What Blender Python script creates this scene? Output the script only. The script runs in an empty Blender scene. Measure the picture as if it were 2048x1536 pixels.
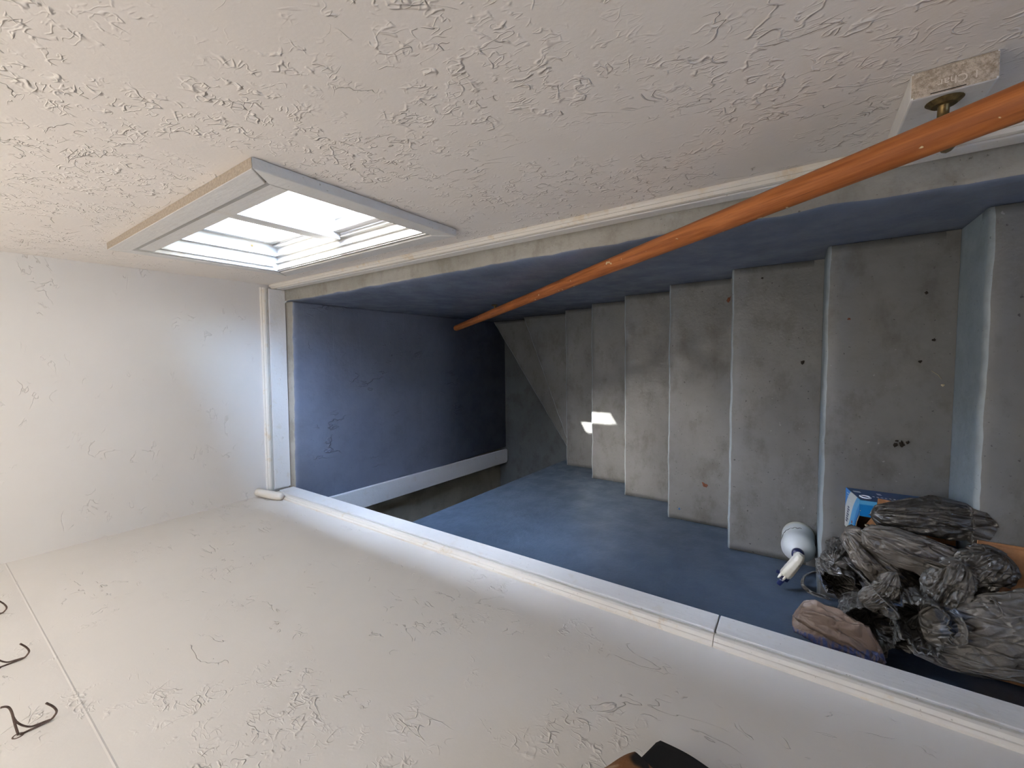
import bpy, bmesh, math, random
from mathutils import Vector, Matrix, noise, Euler
R_ = random.Random(7)
S = bpy.context.scene
COL = S.collection

# ------------------------------------------------------------------ camera, sky, sun, exposure
CAM = (0.0, 0.0, 3.21)
A = ((-0.016325, -0.997871, -0.063149), (-0.823196, -0.022434, 0.567313), (-0.567522, 0.061246, -0.821077))
cd = bpy.data.cameras.new('camera'); cam = bpy.data.objects.new('camera', cd); COL.objects.link(cam)
cd.sensor_width = 36.0; cd.lens = 845.146 * 36.0 / 2048.0; cd.clip_start = 0.02; cd.clip_end = 200
m = Matrix([[A[r][0], -A[r][1], -A[r][2]] for r in range(3)]).to_4x4()
m.translation = CAM; cam.matrix_world = m
S.camera = cam
SUN_TRAVEL = Vector((-0.50, -0.31, -1.0)).normalized()
w = bpy.data.worlds.new('sky'); S.world = w; w.use_nodes = True
wn = w.node_tree.nodes; wl = w.node_tree.links
bg = wn['Background']; sky = wn.new('ShaderNodeTexSky'); sky.sky_type = 'NISHITA'; sky.sun_disc = False
sky.sun_elevation = math.asin(-SUN_TRAVEL.z); sky.sun_rotation = math.atan2(-SUN_TRAVEL.x, -SUN_TRAVEL.y)
sky.altitude = 100; sky.air_density = 1.0; sky.dust_density = 3.0; sky.ozone_density = 1.0
wl.new(sky.outputs[0], bg.inputs[0]); bg.inputs[1].default_value = 9.8
sd = bpy.data.lights.new('sun', 'SUN'); sd.energy = 36.0; sd.angle = 0.0095; sd.color = (1.0, 0.95, 0.87)
sun = bpy.data.objects.new('sun', sd); COL.objects.link(sun)
sun.rotation_euler = SUN_TRAVEL.to_track_quat('-Z', 'Y').to_euler()
S.view_settings.view_transform = 'Standard'; S.view_settings.look = 'None'
S.view_settings.exposure = 0.36; S.view_settings.gamma = 1.0; S.view_settings.use_curve_mapping = False

# ------------------------------------------------------------------ helpers
def tag(o, label=None, cat=None, group=None, kind=None):
    if label: o['label'] = label
    if cat: o['category'] = cat
    if group: o['group'] = group
    if kind: o['kind'] = kind
    return o
def empty(name, loc=(0, 0, 0)):
    o = bpy.data.objects.new(name, None); COL.objects.link(o); o.location = loc; o.empty_display_size = 0.05
    return o
def link(name, me, mats, parent=None, smooth=False):
    o = bpy.data.objects.new(name, me); COL.objects.link(o)
    if mats is not None:
        for mt in (mats if isinstance(mats, (list, tuple)) else [mats]): me.materials.append(mt)
    if smooth:
        for p in me.polygons: p.use_smooth = True
    if parent is not None:
        o.parent = parent; o.matrix_parent_inverse = Matrix.Translation(-Vector(parent.location))
    return o
def from_bm(name, bm, mats, parent=None, smooth=False):
    bmesh.ops.recalc_face_normals(bm, faces=bm.faces[:])
    me = bpy.data.meshes.new(name); bm.to_mesh(me); bm.free()
    return link(name, me, mats, parent, smooth)
def pyd(name, v, f, mats, parent=None, smooth=False, recalc=True):
    bm = bmesh.new(); vs = [bm.verts.new(p) for p in v]
    for q in f:
        try: bm.faces.new([vs[i] for i in q])
        except ValueError: pass
    if not recalc:
        me = bpy.data.meshes.new(name); bm.to_mesh(me); bm.free(); return link(name, me, mats, parent, smooth)
    return from_bm(name, bm, mats, parent, smooth)
def add_box(bm, lo, hi, bevel=0.0, seg=2):
    vs = [bm.verts.new((x, y, z)) for x in (lo[0], hi[0]) for y in (lo[1], hi[1]) for z in (lo[2], hi[2])]
    fs = [bm.faces.new([vs[i] for i in q]) for q in ((0, 1, 3, 2), (4, 6, 7, 5), (0, 4, 5, 1), (2, 3, 7, 6), (0, 2, 6, 4), (1, 5, 7, 3))]
    if bevel > 0:
        bmesh.ops.recalc_face_normals(bm, faces=fs)
        es = list({e for f in fs for e in f.edges})
        bmesh.ops.bevel(bm, geom=es, offset=bevel, segments=seg, profile=0.5, affect='EDGES')
def box(name, lo, hi, mats, parent=None, bevel=0.0, seg=2):
    bm = bmesh.new(); add_box(bm, lo, hi, bevel, seg); return from_bm(name, bm, mats, parent)
def prism(name, poly, axis, a0, a1, mats, parent=None, bevel=0.0):
    """polygon in the two other axes, extruded along axis"""
    def mk(p, t):
        if axis == 0: return (t, p[0], p[1])
        if axis == 1: return (p[0], t, p[1])
        return (p[0], p[1], t)
    n = len(poly); v = [mk(p, a0) for p in poly] + [mk(p, a1) for p in poly]
    f = [tuple(range(n)), tuple(range(n, 2 * n))] + [(i, (i + 1) % n, n + (i + 1) % n, n + i) for i in range(n)]
    bm = bmesh.new(); vs = [bm.verts.new(p) for p in v]
    for q in f: bm.faces.new([vs[i] for i in q])
    if bevel > 0:
        bmesh.ops.recalc_face_normals(bm, faces=bm.faces[:])
        bmesh.ops.bevel(bm, geom=bm.edges[:], offset=bevel, segments=2, profile=0.5, affect='EDGES')
    return from_bm(name, bm, mats, parent)
def sweep(name, prof, path, frames, mats, parent=None, smooth=False, caps=True):
    """prof: 2d list, path: points, frames: (u,v) vectors for each point"""
    n = len(prof); v = []; f = []
    for P, (u, w_) in zip(path, frames):
        for a, b in prof: v.append(tuple(Vector(P) + a * Vector(u) + b * Vector(w_)))
    for k in range(len(path) - 1):
        for i in range(n):
            f.append((k * n + i, k * n + (i + 1) % n, (k + 1) * n + (i + 1) % n, (k + 1) * n + i))
    if caps: f += [tuple(range(n)), tuple(range((len(path) - 1) * n, len(path) * n))]
    return pyd(name, v, f, mats, parent, smooth)
def add_tube(bm, pts, r, seg=10):
    pts = [Vector(p) for p in pts]; rings = []
    up = Vector((0, 0, 1)); prev = None
    for i, p in enumerate(pts):
        t = (pts[min(i + 1, len(pts) - 1)] - pts[max(i - 1, 0)]).normalized()
        if prev is None:
            a = Vector((0, 1, 0)) if abs(t.y) < .9 else up
            u = t.cross(a).normalized()
        else:
            u = (prev - t * prev.dot(t)).normalized()
        prev = u; v = t.cross(u); rr = r[i] if isinstance(r, (list, tuple)) else r
        rings.append([bm.verts.new(p + rr * (math.cos(2 * math.pi * k / seg) * u + math.sin(2 * math.pi * k / seg) * v)) for k in range(seg)])
    for a, b in zip(rings, rings[1:]):
        for k in range(seg): bm.faces.new((a[k], a[(k + 1) % seg], b[(k + 1) % seg], b[k]))
    bm.faces.new(rings[0]); bm.faces.new(rings[-1])
def tube(name, pts, r, mats, parent=None, seg=10):
    bm = bmesh.new(); add_tube(bm, pts, r, seg); return from_bm(name, bm, mats, parent, True)
def smooth_path(pts, n=6):
    pts = [Vector(p) for p in pts]; out = []
    for i in range(len(pts) - 1):
        p0 = pts[max(i - 1, 0)]; p1 = pts[i]; p2 = pts[i + 1]; p3 = pts[min(i + 2, len(pts) - 1)]
        for k in range(n):
            t = k / n
            out.append(0.5 * ((2 * p1) + (p2 - p0) * t + (2 * p0 - 5 * p1 + 4 * p2 - p3) * t * t + (3 * p1 - p0 - 3 * p2 + p3) * t ** 3))
    out.append(pts[-1]); return out
def lathe(name, prof, center, mats, parent=None, seg=40, oval=1.0, smooth=True):
    v = []; f = []; n = len(prof)
    for k in range(seg):
        a = 2 * math.pi * k / seg
        for r, z in prof: v.append((center[0] + r * math.cos(a), center[1] + r * oval * math.sin(a), center[2] + z))
    for k in range(seg):
        for i in range(n - 1):
            f.append((k * n + i, ((k + 1) % seg) * n + i, ((k + 1) % seg) * n + i + 1, k * n + i + 1))
    f += [tuple(k * n for k in range(seg)), tuple(k * n + n - 1 for k in range(seg))]
    return pyd(name, v, f, mats, parent, smooth)
def grid_surface(name, fn, nu, nv, mats, parent=None, closed_u=False, thick=0.0, smooth=True):
    v = []; f = []
    for i in range(nu):
        for j in range(nv): v.append(fn(i / (nu if closed_u else nu - 1), j / (nv - 1)))
    for i in range(nu if closed_u else nu - 1):
        for j in range(nv - 1):
            i2 = (i + 1) % nu; f.append((i * nv + j, i2 * nv + j, i2 * nv + j + 1, i * nv + j + 1))
    o = pyd(name, v, f, mats, parent, smooth)
    if thick:
        md = o.modifiers.new('sheet', 'SOLIDIFY'); md.thickness = thick; md.offset = 0
    return o
def text_mesh(name, body, size, mats, matrix, parent=None, extrude=0.0004):
    cu = bpy.data.curves.new(name, 'FONT'); cu.body = body; cu.size = size; cu.extrude = extrude; cu.align_x = 'CENTER'; cu.align_y = 'CENTER'
    tmp = bpy.data.objects.new(name + '_tmp', cu); COL.objects.link(tmp)
    me = bpy.data.meshes.new_from_object(tmp.evaluated_get(bpy.context.evaluated_depsgraph_get()))
    bpy.data.objects.remove(tmp); me.transform(matrix); me.name = name
    me.materials.clear()
    return link(name, me, mats, parent)

# ------------------------------------------------------------------ materials
class NT:
    def __init__(s, name):
        s.m = bpy.data.materials.new(name); s.m.use_nodes = True; s.t = s.m.node_tree; s.n = s.t.nodes; s.b = s.n['Principled BSDF']
        s.tc = s.n.new('ShaderNodeTexCoord'); s.obj = s.tc.outputs['Object']
    def lk(s, a, b): s.t.links.new(a, b)
    def mapping(s, scale=(1, 1, 1), loc=(0, 0, 0), rot=(0, 0, 0)):
        q = s.n.new('ShaderNodeMapping'); s.lk(s.obj, q.inputs[0]); q.inputs['Scale'].default_value = scale
        q.inputs['Location'].default_value = loc; q.inputs['Rotation'].default_value = rot; return q.outputs[0]
    def noise(s, sc, det=3, rough=.5, vec=None, dist=0.0):
        q = s.n.new('ShaderNodeTexNoise'); s.lk(vec or s.obj, q.inputs['Vector']); q.inputs['Scale'].default_value = sc
        q.inputs['Detail'].default_value = det; q.inputs['Roughness'].default_value = rough; q.inputs['Distortion'].default_value = dist; return q.outputs[0]
    def vor(s, sc, vec=None, feat='F1'):
        q = s.n.new('ShaderNodeTexVoronoi'); s.lk(vec or s.obj, q.inputs['Vector']); q.feature = feat; q.inputs['Scale'].default_value = sc; return q.outputs['Distance']
    def math(s, op, a, b=None, c=None):
        q = s.n.new('ShaderNodeMath'); q.operation = op
        for i, x in enumerate((a, b, c)):
            if x is None: continue
            if isinstance(x, (int, float)): q.inputs[i].default_value = x
            else: s.lk(x, q.inputs[i])
        return q.outputs[0]
    def ramp(s, x, a, b, lo=0.0, hi=1.0, smooth=True):
        q = s.n.new('ShaderNodeMapRange'); s.lk(x, q.inputs[0]); q.inputs[1].default_value = a; q.inputs[2].default_value = b
        q.inputs[3].default_value = lo; q.inputs[4].default_value = hi; q.interpolation_type = 'SMOOTHSTEP' if smooth else 'LINEAR'; q.clamp = True; return q.outputs[0]
    def mix(s, fac, a, b, mode='MIX'):
        q = s.n.new('ShaderNodeMix'); q.data_type = 'RGBA'; q.blend_type = mode
        if isinstance(fac, (int, float)): q.inputs[0].default_value = fac
        else: s.lk(fac, q.inputs[0])
        for i, x in ((6, a), (7, b)):
            if isinstance(x, tuple): q.inputs[i].default_value = (*x, 1)
            else: s.lk(x, q.inputs[i])
        return q.outputs[2]
    def col(s, x):
        if isinstance(x, tuple): s.b.inputs['Base Color'].default_value = (*x, 1)
        else: s.lk(x, s.b.inputs['Base Color'])
    def rough(s, x):
        if isinstance(x, (int, float)): s.b.inputs['Roughness'].default_value = x
        else: s.lk(x, s.b.inputs['Roughness'])
    def bump(s, h, dist=.01, strength=1.0):
        q = s.n.new('ShaderNodeBump'); s.lk(h, q.inputs['Height']); q.inputs['Distance'].default_value = dist; q.inputs['Strength'].default_value = strength
        s.lk(q.outputs[0], s.b.inputs['Normal'])
    def axis(s, k):
        q = s.n.new('ShaderNodeSeparateXYZ'); s.lk(s.obj, q.inputs[0]); return q.outputs[k]
def simple(name, col, rough=.5, metal=0.0, nz=0.0, sc=40):
    t = NT(name); t.b.inputs['Metallic'].default_value = metal; t.rough(rough)
    if nz: t.col(t.mix(t.ramp(t.noise(sc, 4, .6), .3, .7), tuple(c * (1 - nz) for c in col), tuple(min(1, c * (1 + nz)) for c in col)))
    else: t.col(col)
    return t.m
def plaster(name, col, dens=.5, amount=1.0, loc=(0, 0, 0)):
    t = NT(name)
    v0 = t.mapping((1, 1, 1), loc)
    patch = t.ramp(t.noise(4.6, 4, .65, v0), .66 - .30 * dens, .78 - .26 * dens)
    brk = t.ramp(t.noise(30, 2, .5, v0), .46, .58)
    def ridges(vec, sc, wdt, det=3, d=.8):
        q = t.noise(sc, det, .55, vec, d)
        return t.ramp(t.math('ABSOLUTE', t.math('SUBTRACT', q, .5)), 0.0, wdt, 1.0, 0.0)
    va = t.mapping((1, 1.0, 1.0), loc); vb = t.mapping((1, .7, 1.5), (3.1, 1.7, 5.3), (.7, 0, 0))
    r1 = t.math('MULTIPLY', t.math('MULTIPLY', t.math('ADD', t.math('MULTIPLY', ridges(va, 28, .045, 1, .3), .8), t.math('MULTIPLY', ridges(vb, 50, .06, 1, .2), .35)), patch), brk)
    r2 = t.math('MULTIPLY', ridges(vb, 9, .010), t.math('MULTIPLY', t.ramp(t.noise(5, 2, .5, vb), .5, .6), t.ramp(t.noise(16, 2, .5, vb), .46, .56)))
    fine = t.noise(140, 2, .6); big = t.noise(6, 3, .5)
    h = t.math('ADD', t.math('MULTIPLY', r1, 1.0), t.math('MULTIPLY', r2, 1.1))
    h = t.math('ADD', h, t.math('ADD', t.math('MULTIPLY', fine, .07), t.math('MULTIPLY', big, .6)))
    t.bump(h, .0030 * amount, 1.0)
    t.col(t.mix(t.ramp(t.noise(2.3, 4, .6), .3, .75), tuple(c * .955 for c in col), col)); t.rough(.62)
    return t.m
def painted_concrete(name, col, col2, rough=.42, bands=False, dirt=.5, bumpy=1.0):
    t = NT(name)
    big = t.ramp(t.noise(2.4, 5, .62), .32, .68); c = t.mix(big, col, col2)
    mot = t.ramp(t.noise(7.5, 5, .68, t.mapping((1, 1.6, 1), (2, 5, 3))), .46, .70); c = t.mix(t.math('MULTIPLY', mot, .55 * dirt), c, tuple(x * f_ for x, f_ in zip(col, (.62, .58, .50))))
    speck = t.ramp(t.noise(95, 3, .6), .66, .74); c = t.mix(t.math('MULTIPLY', speck, dirt), c, tuple(x * .35 for x in col))
    blot = t.ramp(t.noise(34, 4, .7, t.mapping((1, 1, 1), (6, 2, 8))), .66, .74); c = t.mix(t.math('MULTIPLY', blot, .55 * dirt * dirt), c, (.045, .040, .033))
    chips = t.ramp(t.noise(70, 2, .5, t.mapping((1, 1, 1), (4, 7, 1))), .74, .78); c = t.mix(t.math('MULTIPLY', chips, .35 * dirt), c, (.42, .44, .44))
    t.col(c); t.rough(t.ramp(t.noise(9, 4, .6), .3, .7, rough - .07, rough + .15))
    h = t.math('ADD', t.math('MULTIPLY', t.noise(11, 4, .55), .8), t.math('MULTIPLY', t.noise(60, 3, .6), .25))
    if bands:
        z = t.math('ADD', t.math('MULTIPLY', t.axis(2), 5.6), t.math('MULTIPLY', t.noise(3, 2), .25))
        fr = t.math('FRACT', z); step = t.ramp(fr, .0, .35)
        h = t.math('ADD', h, t.math('MULTIPLY', t.math('ADD', step, t.math('MULTIPLY', t.math('SINE', t.math('MULTIPLY', t.math('FLOOR', z), 12.9)), .3)), .35))
        cr = t.math('MULTIPLY', t.ramp(t.math('ABSOLUTE', t.math('SUBTRACT', t.noise(10, 3, .6, t.mapping((1, 1, .5))), .5)), 0, .02, 1, 0), t.ramp(t.noise(4, 2), .55, .65))
        h = t.math('ADD', h, t.math('MULTIPLY', cr, 1.2))
    t.bump(h, .004 * bumpy, 1.0)
    return t.m
M = {}
M['white_right'] = plaster('white_plaster_right', (.93, .875, .825), .80, 1.0)  # base colour lifted above the other walls to stand in for light
M['white_left'] = plaster('white_plaster_left', (.86, .83, .795), .40, .85, (5, 2, 9))
M['white_far'] = plaster('white_plaster_far', (.82, .785, .755), .0, .6, (1, 8, 4))
M['white_upper'] = plaster('white_plaster_upper', (.87, .85, .82), .05, .7, (2, 3, 4))
def board_mat(name, col, yellow, dirt=.5):
    t = NT(name)
    ed = t.ramp(t.noise(18, 4, .65), .56, .70); c = t.mix(t.math('MULTIPLY', ed, dirt), col, yellow)
    sp = t.ramp(t.noise(150, 2, .5), .70, .76); c = t.mix(t.math('MULTIPLY', sp, .5), c, (.30, .25, .18)); t.col(c); t.rough(.42)
    t.bump(t.math('ADD', t.noise(26, 3, .5), t.math('MULTIPLY', t.noise(120, 3, .5, t.mapping((1, .15, 1))), .4)), .0018, 1.0)
    return t.m
M['board'] = board_mat('white_gloss_board', (.80, .785, .77), (.70, .63, .52), .35)
M['mould'] = board_mat('cream_moulding', (.78, .735, .665), (.70, .58, .43), .75)
M['casing'] = board_mat('white_casing', (.78, .77, .75), (.66, .58, .47), .25)
M['dust'] = simple('brown_dust', (.40, .335, .27), .95, 0, .18, 160)
M['vinyl'] = board_mat('white_vinyl', (.47, .46, .435), (.42, .35, .24), .45)
M['blue'] = painted_concrete('blue_painted_wall', (.054, .080, .122), (.070, .100, .148), .36, False, .35)
M['slate'] = painted_concrete('slate_painted_wall', (.135, .165, .235), (.175, .205, .28), .40, False, .4)
M['slate_far'] = painted_concrete('slate_far_wall', (.165, .185, .245), (.20, .225, .295), .40, True, .4)
M['ledge'] = painted_concrete('grey_ledge', (.30, .285, .25), (.40, .385, .345), .55, False, .9, 1.4)
M['tread'] = painted_concrete('grey_tread', (.140, .144, .143), (.190, .194, .195), .44, False, 1.0, 1.0)
M['riser'] = painted_concrete('blue_grey_riser', (.22, .28, .325), (.29, .36, .40), .40, False, .6, 1.0)
M['cellar'] = painted_concrete('cellar_concrete', (.42, .385, .31), (.52, .48, .39), .7, False, .8)
M['floor_low'] = painted_concrete('cellar_floor', (.10, .115, .13), (.13, .15, .165), .5, False, 1.0)
M['landing'] = painted_concrete('landing_floor', (.17, .165, .155), (.22, .21, .20), .5, False, .6)
M['ceiling'] = plaster('white_ceiling', (.88, .86, .83), .2, .8, (7, 1, 2))
M['ground'] = simple('pale_outdoor_concrete', (.12, .11, .09), .8, 0, .15, 6)
def wood():
    t = NT('varnished_wood_rail')
    r0 = t.mapping(rot=(math.atan(.6945), 0, 0)); q = t.n.new('ShaderNodeMapping'); t.lk(r0, q.inputs[0]); q.inputs['Scale'].default_value = (30, 1.3, 30); v = q.outputs[0]
    g = t.noise(3.0, 5, .62, v, .5); c = t.mix(t.ramp(g, .3, .7), (.27, .080, .020), (.50, .175, .052))
    dk = t.ramp(t.noise(9, 3, .6, v), .62, .75); c = t.mix(t.math('MULTIPLY', dk, .5), c, (.16, .05, .014))
    ch = t.ramp(t.noise(46, 2, .45), .715, .735); c = t.mix(ch, c, (.72, .58, .36)); t.col(c); t.rough(.5); t.b.inputs['Specular IOR Level'].default_value = .3
    t.bump(t.math('ADD', g, t.math('MULTIPLY', ch, -.6)), .0008)
    return t.m
M['wood'] = wood()
M['brass'] = simple('tarnished_brass', (.20, .14, .06), .42, .9, .35, 120)
M['wire'] = simple('oxidised_copper_wire', (.16, .115, .10), .40, .75, .3, 160)
def endgrain():
    t = NT('rough_sawn_end'); sp = t.noise(170, 4, .7); c = t.mix(t.ramp(sp, .35, .65), (.36, .29, .215), (.60, .52, .43)); t.col(c); t.rough(.9); t.bump(t.noise(200, 3, .7), .0022); return t.m
M['endgrain'] = endgrain()
M['stamp'] = simple('stamped_lettering', (.72, .65, .57), .9)
M['opal'] = simple('fill_lamp_opal_glass', (.85, .83, .78), .3)
M['dark'] = simple('dark_gap', (.02, .016, .012), .9)
def glass(name, frost):
    t = NT(name); n = t.n; out = n['Material Output']
    tr = n.new('ShaderNodeBsdfTransparent'); tr.inputs[0].default_value = (.96, .98, .98, 1)
    gl = n.new('ShaderNodeBsdfGlossy'); gl.inputs['Roughness'].default_value = .03
    lw = n.new('ShaderNodeLayerWeight'); lw.inputs[0].default_value = .5
    fac = t.math('ADD', t.math('MULTIPLY', t.math('POWER', lw.outputs['Facing'], 5.0), .6), .03)
    mx = n.new('ShaderNodeMixShader'); t.lk(fac, mx.inputs[0])
    base = tr.outputs[0]
    if frost:
        tl = n.new('ShaderNodeBsdfTranslucent'); tl.inputs[0].default_value = (.86, .90, .88, 1)
        base = tl.outputs[0]
    t.lk(base, mx.inputs[1]); t.lk(gl.outputs[0], mx.inputs[2]); t.lk(mx.outputs[0], out.inputs[0])
    return t.m
M['glass'] = glass('clear_pane', False); M['frost'] = glass('obscure_pane', True)
def plastic_bag(name, col, col2, blue=0.0, rough=.38):
    t = NT(name)
    c = t.mix(t.ramp(t.noise(14, 4, .6), .35, .65), col, col2)
    bl = t.ramp(t.noise(12, 2, .5, t.mapping((1, 1, 1), (3, 3, 3))), .66, .69); c = t.mix(t.math('MULTIPLY', bl, blue), c, (.03, .065, .14))
    t.col(c); t.rough(t.ramp(t.noise(30, 2), .3, .7, rough - .08, rough + .12))
    cre = t.vor(34, t.mapping((1, .45, 1), (0, 0, 0), (0, 0, .6)), 'DISTANCE_TO_EDGE'); n2 = t.noise(55, 3, .6, None, 1.2)
    t.bump(t.math('ADD', t.math('MULTIPLY', t.ramp(cre, 0, .16), .8), t.math('MULTIPLY', n2, .6)), .0045, .9)
    t.b.inputs['Specular IOR Level'].default_value = .85
    return t.m
M['bag'] = plastic_bag('grey_brown_bag_plastic', (.072, .069, .063), (.130, .124, .113), .5)
M['bag_blue'] = plastic_bag('grey_bag_plastic_with_blue_print', (.060, .062, .060), (.11, .11, .105), 1.0)
M['bag2'] = plastic_bag('dark_bag_plastic', (.030, .029, .027), (.062, .058, .053), .2, .28)
M['bag3'] = plastic_bag('pale_taupe_bag_plastic', (.11, .10, .088), (.17, .155, .138), .5)
def brown_bag():
    t = NT('tan_bag_plastic'); c = t.mix(t.ramp(t.noise(9, 3, .5), .4, .6), (.15, .105, .080), (.235, .175, .140))
    x = t.math('ADD', t.axis(0), t.math('MULTIPLY', t.noise(14, 2), .02))
    band = t.math('MULTIPLY', t.ramp(x, -.724, -.721), t.ramp(x, -.694, -.691, 1, 0))
    ln = t.ramp(t.noise(170, 2, .5, t.mapping((.3, 1, .3))), .42, .56, .25, 1)
    c = t.mix(t.math('MULTIPLY', band, ln), c, (.045, .06, .15)); t.col(c); t.rough(.42); t.bump(t.noise(30, 3, .5, None, 1.0), .006); return t.m
M['bag_tan'] = brown_bag()
def cardboard(name, a, b):
    t = NT(name); c = t.mix(t.ramp(t.noise(60, 4, .7), .3, .7), a, b); sp = t.ramp(t.noise(160, 2), .68, .74); c = t.mix(t.math('MULTIPLY', sp, .5), c, (.10, .04, .015)); t.col(c); t.rough(.8); t.bump(t.noise(120, 2), .0008); return t.m
M['card'] = cardboard('brown_cardboard', (.36, .165, .068), (.44, .215, .095))
M['card_edge'] = simple('torn_card_edge', (.62, .52, .38), .9, 0, .2, 200)
M['print_dark'] = simple('dark_blue_print', (.008, .055, .175), .35)
def wave_print():
    t = NT('blue_and_white_wave_print')
    x = t.axis(0); z = t.axis(2)
    q = t.math('ADD', t.math('MULTIPLY', t.math('SUBTRACT', z, 1.62), .75), t.math('MULTIPLY', t.math('ADD', x, .52), -.55))
    q = t.math('ADD', q, t.math('MULTIPLY', t.math('SINE', t.math('MULTIPLY', x, 40)), .006))
    c = t.mix(t.ramp(q, -.028, -.026), (.012, .20, .58), (.66, .68, .66)); c = t.mix(t.ramp(q, .012, .014), c, (.10, .40, .72)); c = t.mix(t.ramp(q, .034, .036), c, (.010, .22, .62))
    t.col(c); t.rough(.3); return t.m
M['print_wave'] = wave_print()
M['print_white'] = simple('white_print', (.70, .74, .78), .5)
M['red'] = simple('red_print', (.50, .06, .05), .5)
def bottle_mat():
    t = NT('milky_polyethylene'); z = t.axis(2); c = t.mix(t.ramp(z, 1.418, 1.46), (.44, .40, .25), (.60, .64, .65)); t.col(c); t.rough(.35)  # foot tinted darker and yellower, its shade put into the colour
    t.b.inputs['Subsurface Weight'].default_value = .15; t.b.inputs['Subsurface Radius'].default_value = (.02, .02, .02); return t.m
M['bottle'] = bottle_mat()
M['spray_white'] = simple('cream_white_plastic', (.78, .74, .63), .35)
M['navy'] = simple('navy_plastic', (.010, .018, .085), .30)
M['ink'] = simple('black_ink', (.012, .012, .014), .5)
M['black_cloth'] = simple('black_cloth', (.006, .006, .007), .9)
def plaid():
    t = NT('brown_patterned_cloth'); n = t.noise(16, 2, .4, None, .8); c = t.mix(t.ramp(n, .38, .46), (.012, .009, .007), (.20, .085, .03)); c = t.mix(t.ramp(n, .54, .62), c, (.36, .24, .15)); t.col(c); t.rough(.95); t.bump(t.noise(260, 2), .0012); return t.m
M['plaid'] = plaid()
M['leaf'] = simple('dry_leaf', (.16, .055, .025), .8, 0, .4, 90)
M['dirt'] = simple('black_dirt', (.020, .016, .012), .95)
M['straw'] = simple('pale_straw', (.50, .44, .30), .8)
M['chip'] = simple('blue_paint_chip', (.02, .10, .30), .6)

# ------------------------------------------------------------------ setting: measures
XR, XL = .3137, -.757               # stairwell concrete faces
XWR, XWL = .401, -.718              # white walls above
ZL = 2.0                            # ledge and bottom of the white boards
ZT = 4.45; YB = -2.3
RISE, RUN = .2029, .28
def ny(k): return -.0505 + RUN * k
def nz(k): return 1.6211 - RISE * k
YF0, YF1 = 2.333, 2.376             # white far wall at right and left corner
def yfar(x): return YF0 + (YF1 - YF0) * (XWR - x) / (XWR - XWL)
WY0, WY1, WZ0, WZ1 = .950, 1.868, 2.252, 2.742   # window opening

# walls above
prism('wall_left', [(XWL, ZL), (XWL, 3.031), (XWL + .0012, 3.034), (XWL + .0008, 3.037), (XWL + .090, ZT), (-.98, ZT), (-.98, ZL)], 1, YB, 2.46, M['white_left'])
tag(bpy.data.objects['wall_left'], 'white skip-trowelled wall on the side of the wire hooks', 'wall', kind='structure')
bm = bmesh.new(); XO = .556
for lo, hi in (((XWR, YB, ZL), (XO, WY0, ZT)), ((XWR, WY1, ZL), (XO, 2.46, ZT)), ((XWR, WY0, ZL), (XO, WY1, WZ0)), ((XWR, WY0, WZ1), (XO, WY1, ZT))):
    add_box(bm, lo, hi)
tag(from_bm('wall_right', bm, M['white_right']), 'rough white plaster wall holding the small window', 'wall', kind='structure')
e = .3
prism('wall_far', [(XWR + .15, yfar(XWR + .15)), (-.98, yfar(-.98)), (-.98, 2.52), (XWR + .15, 2.52)], 2, ZL, ZT, M['white_far'])
tag(bpy.data.objects['wall_far'], 'smooth white end wall above the blue stairwell', 'wall', kind='structure')
tag(box('ceiling', (-.98, YB, ZT), (XO, 2.52, ZT + .1), M['ceiling']), 'white ceiling high above the stairs', 'ceiling', kind='structure')
bm = bmesh.new(); QX0, QX1, QZ0, QZ1 = -.15, .20, 3.45, 3.80  # unseen opening added high in the wall for fill light
for lo, hi in (((-.98, YB - .12, 2.03), (QX0, YB, ZT)), ((QX1, YB - .12, 2.03), (XO, YB, ZT)), ((QX0, YB - .12, QZ1), (QX1, YB, ZT)), ((QX0, YB - .12, 2.03), (QX1, YB, QZ0))): add_box(bm, lo, hi)
tag(from_bm('wall_back', bm, M['white_far']), 'white wall behind the landing, with a small opening added to let in light', 'wall', kind='structure')
cl = empty('added_fill_lamp', (-.16, 1.25, ZT)); tag(cl, 'added opal fill lamp, unseen above the stairwell', 'lamp')  # unseen lamp added to brighten the stairwell
lathe('fill_lamp_base_plate', [(.02, 0), (.125, 0), (.13, -.006), (.13, -.022), (.12, -.026)], (-.16, 1.25, ZT - .0005), M['board'], cl, 40)
lathe('fill_lamp_shade', [(.118, -.0265), (.124, -.04), (.115, -.07), (.085, -.10), (.04, -.116), (.005, -.12)], (-.16, 1.25, ZT), M['opal'], cl, 40)
ld = bpy.data.lights.new('fill_bulb', 'POINT'); ld.energy = 17.5; ld.shadow_soft_size = .06; ld.color = (1.0, .94, .86)
lo_ = bpy.data.objects.new('fill_bulb', ld); COL.objects.link(lo_); lo_.location = (-.16, 1.25, ZT - .17)
tag(box('floor_landing', (-.98, YB - .12, 1.80), (XO, -.6105, 2.03), M['landing'], bevel=.006), 'painted landing floor at the head of the stairs', 'floor', kind='structure')

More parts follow.
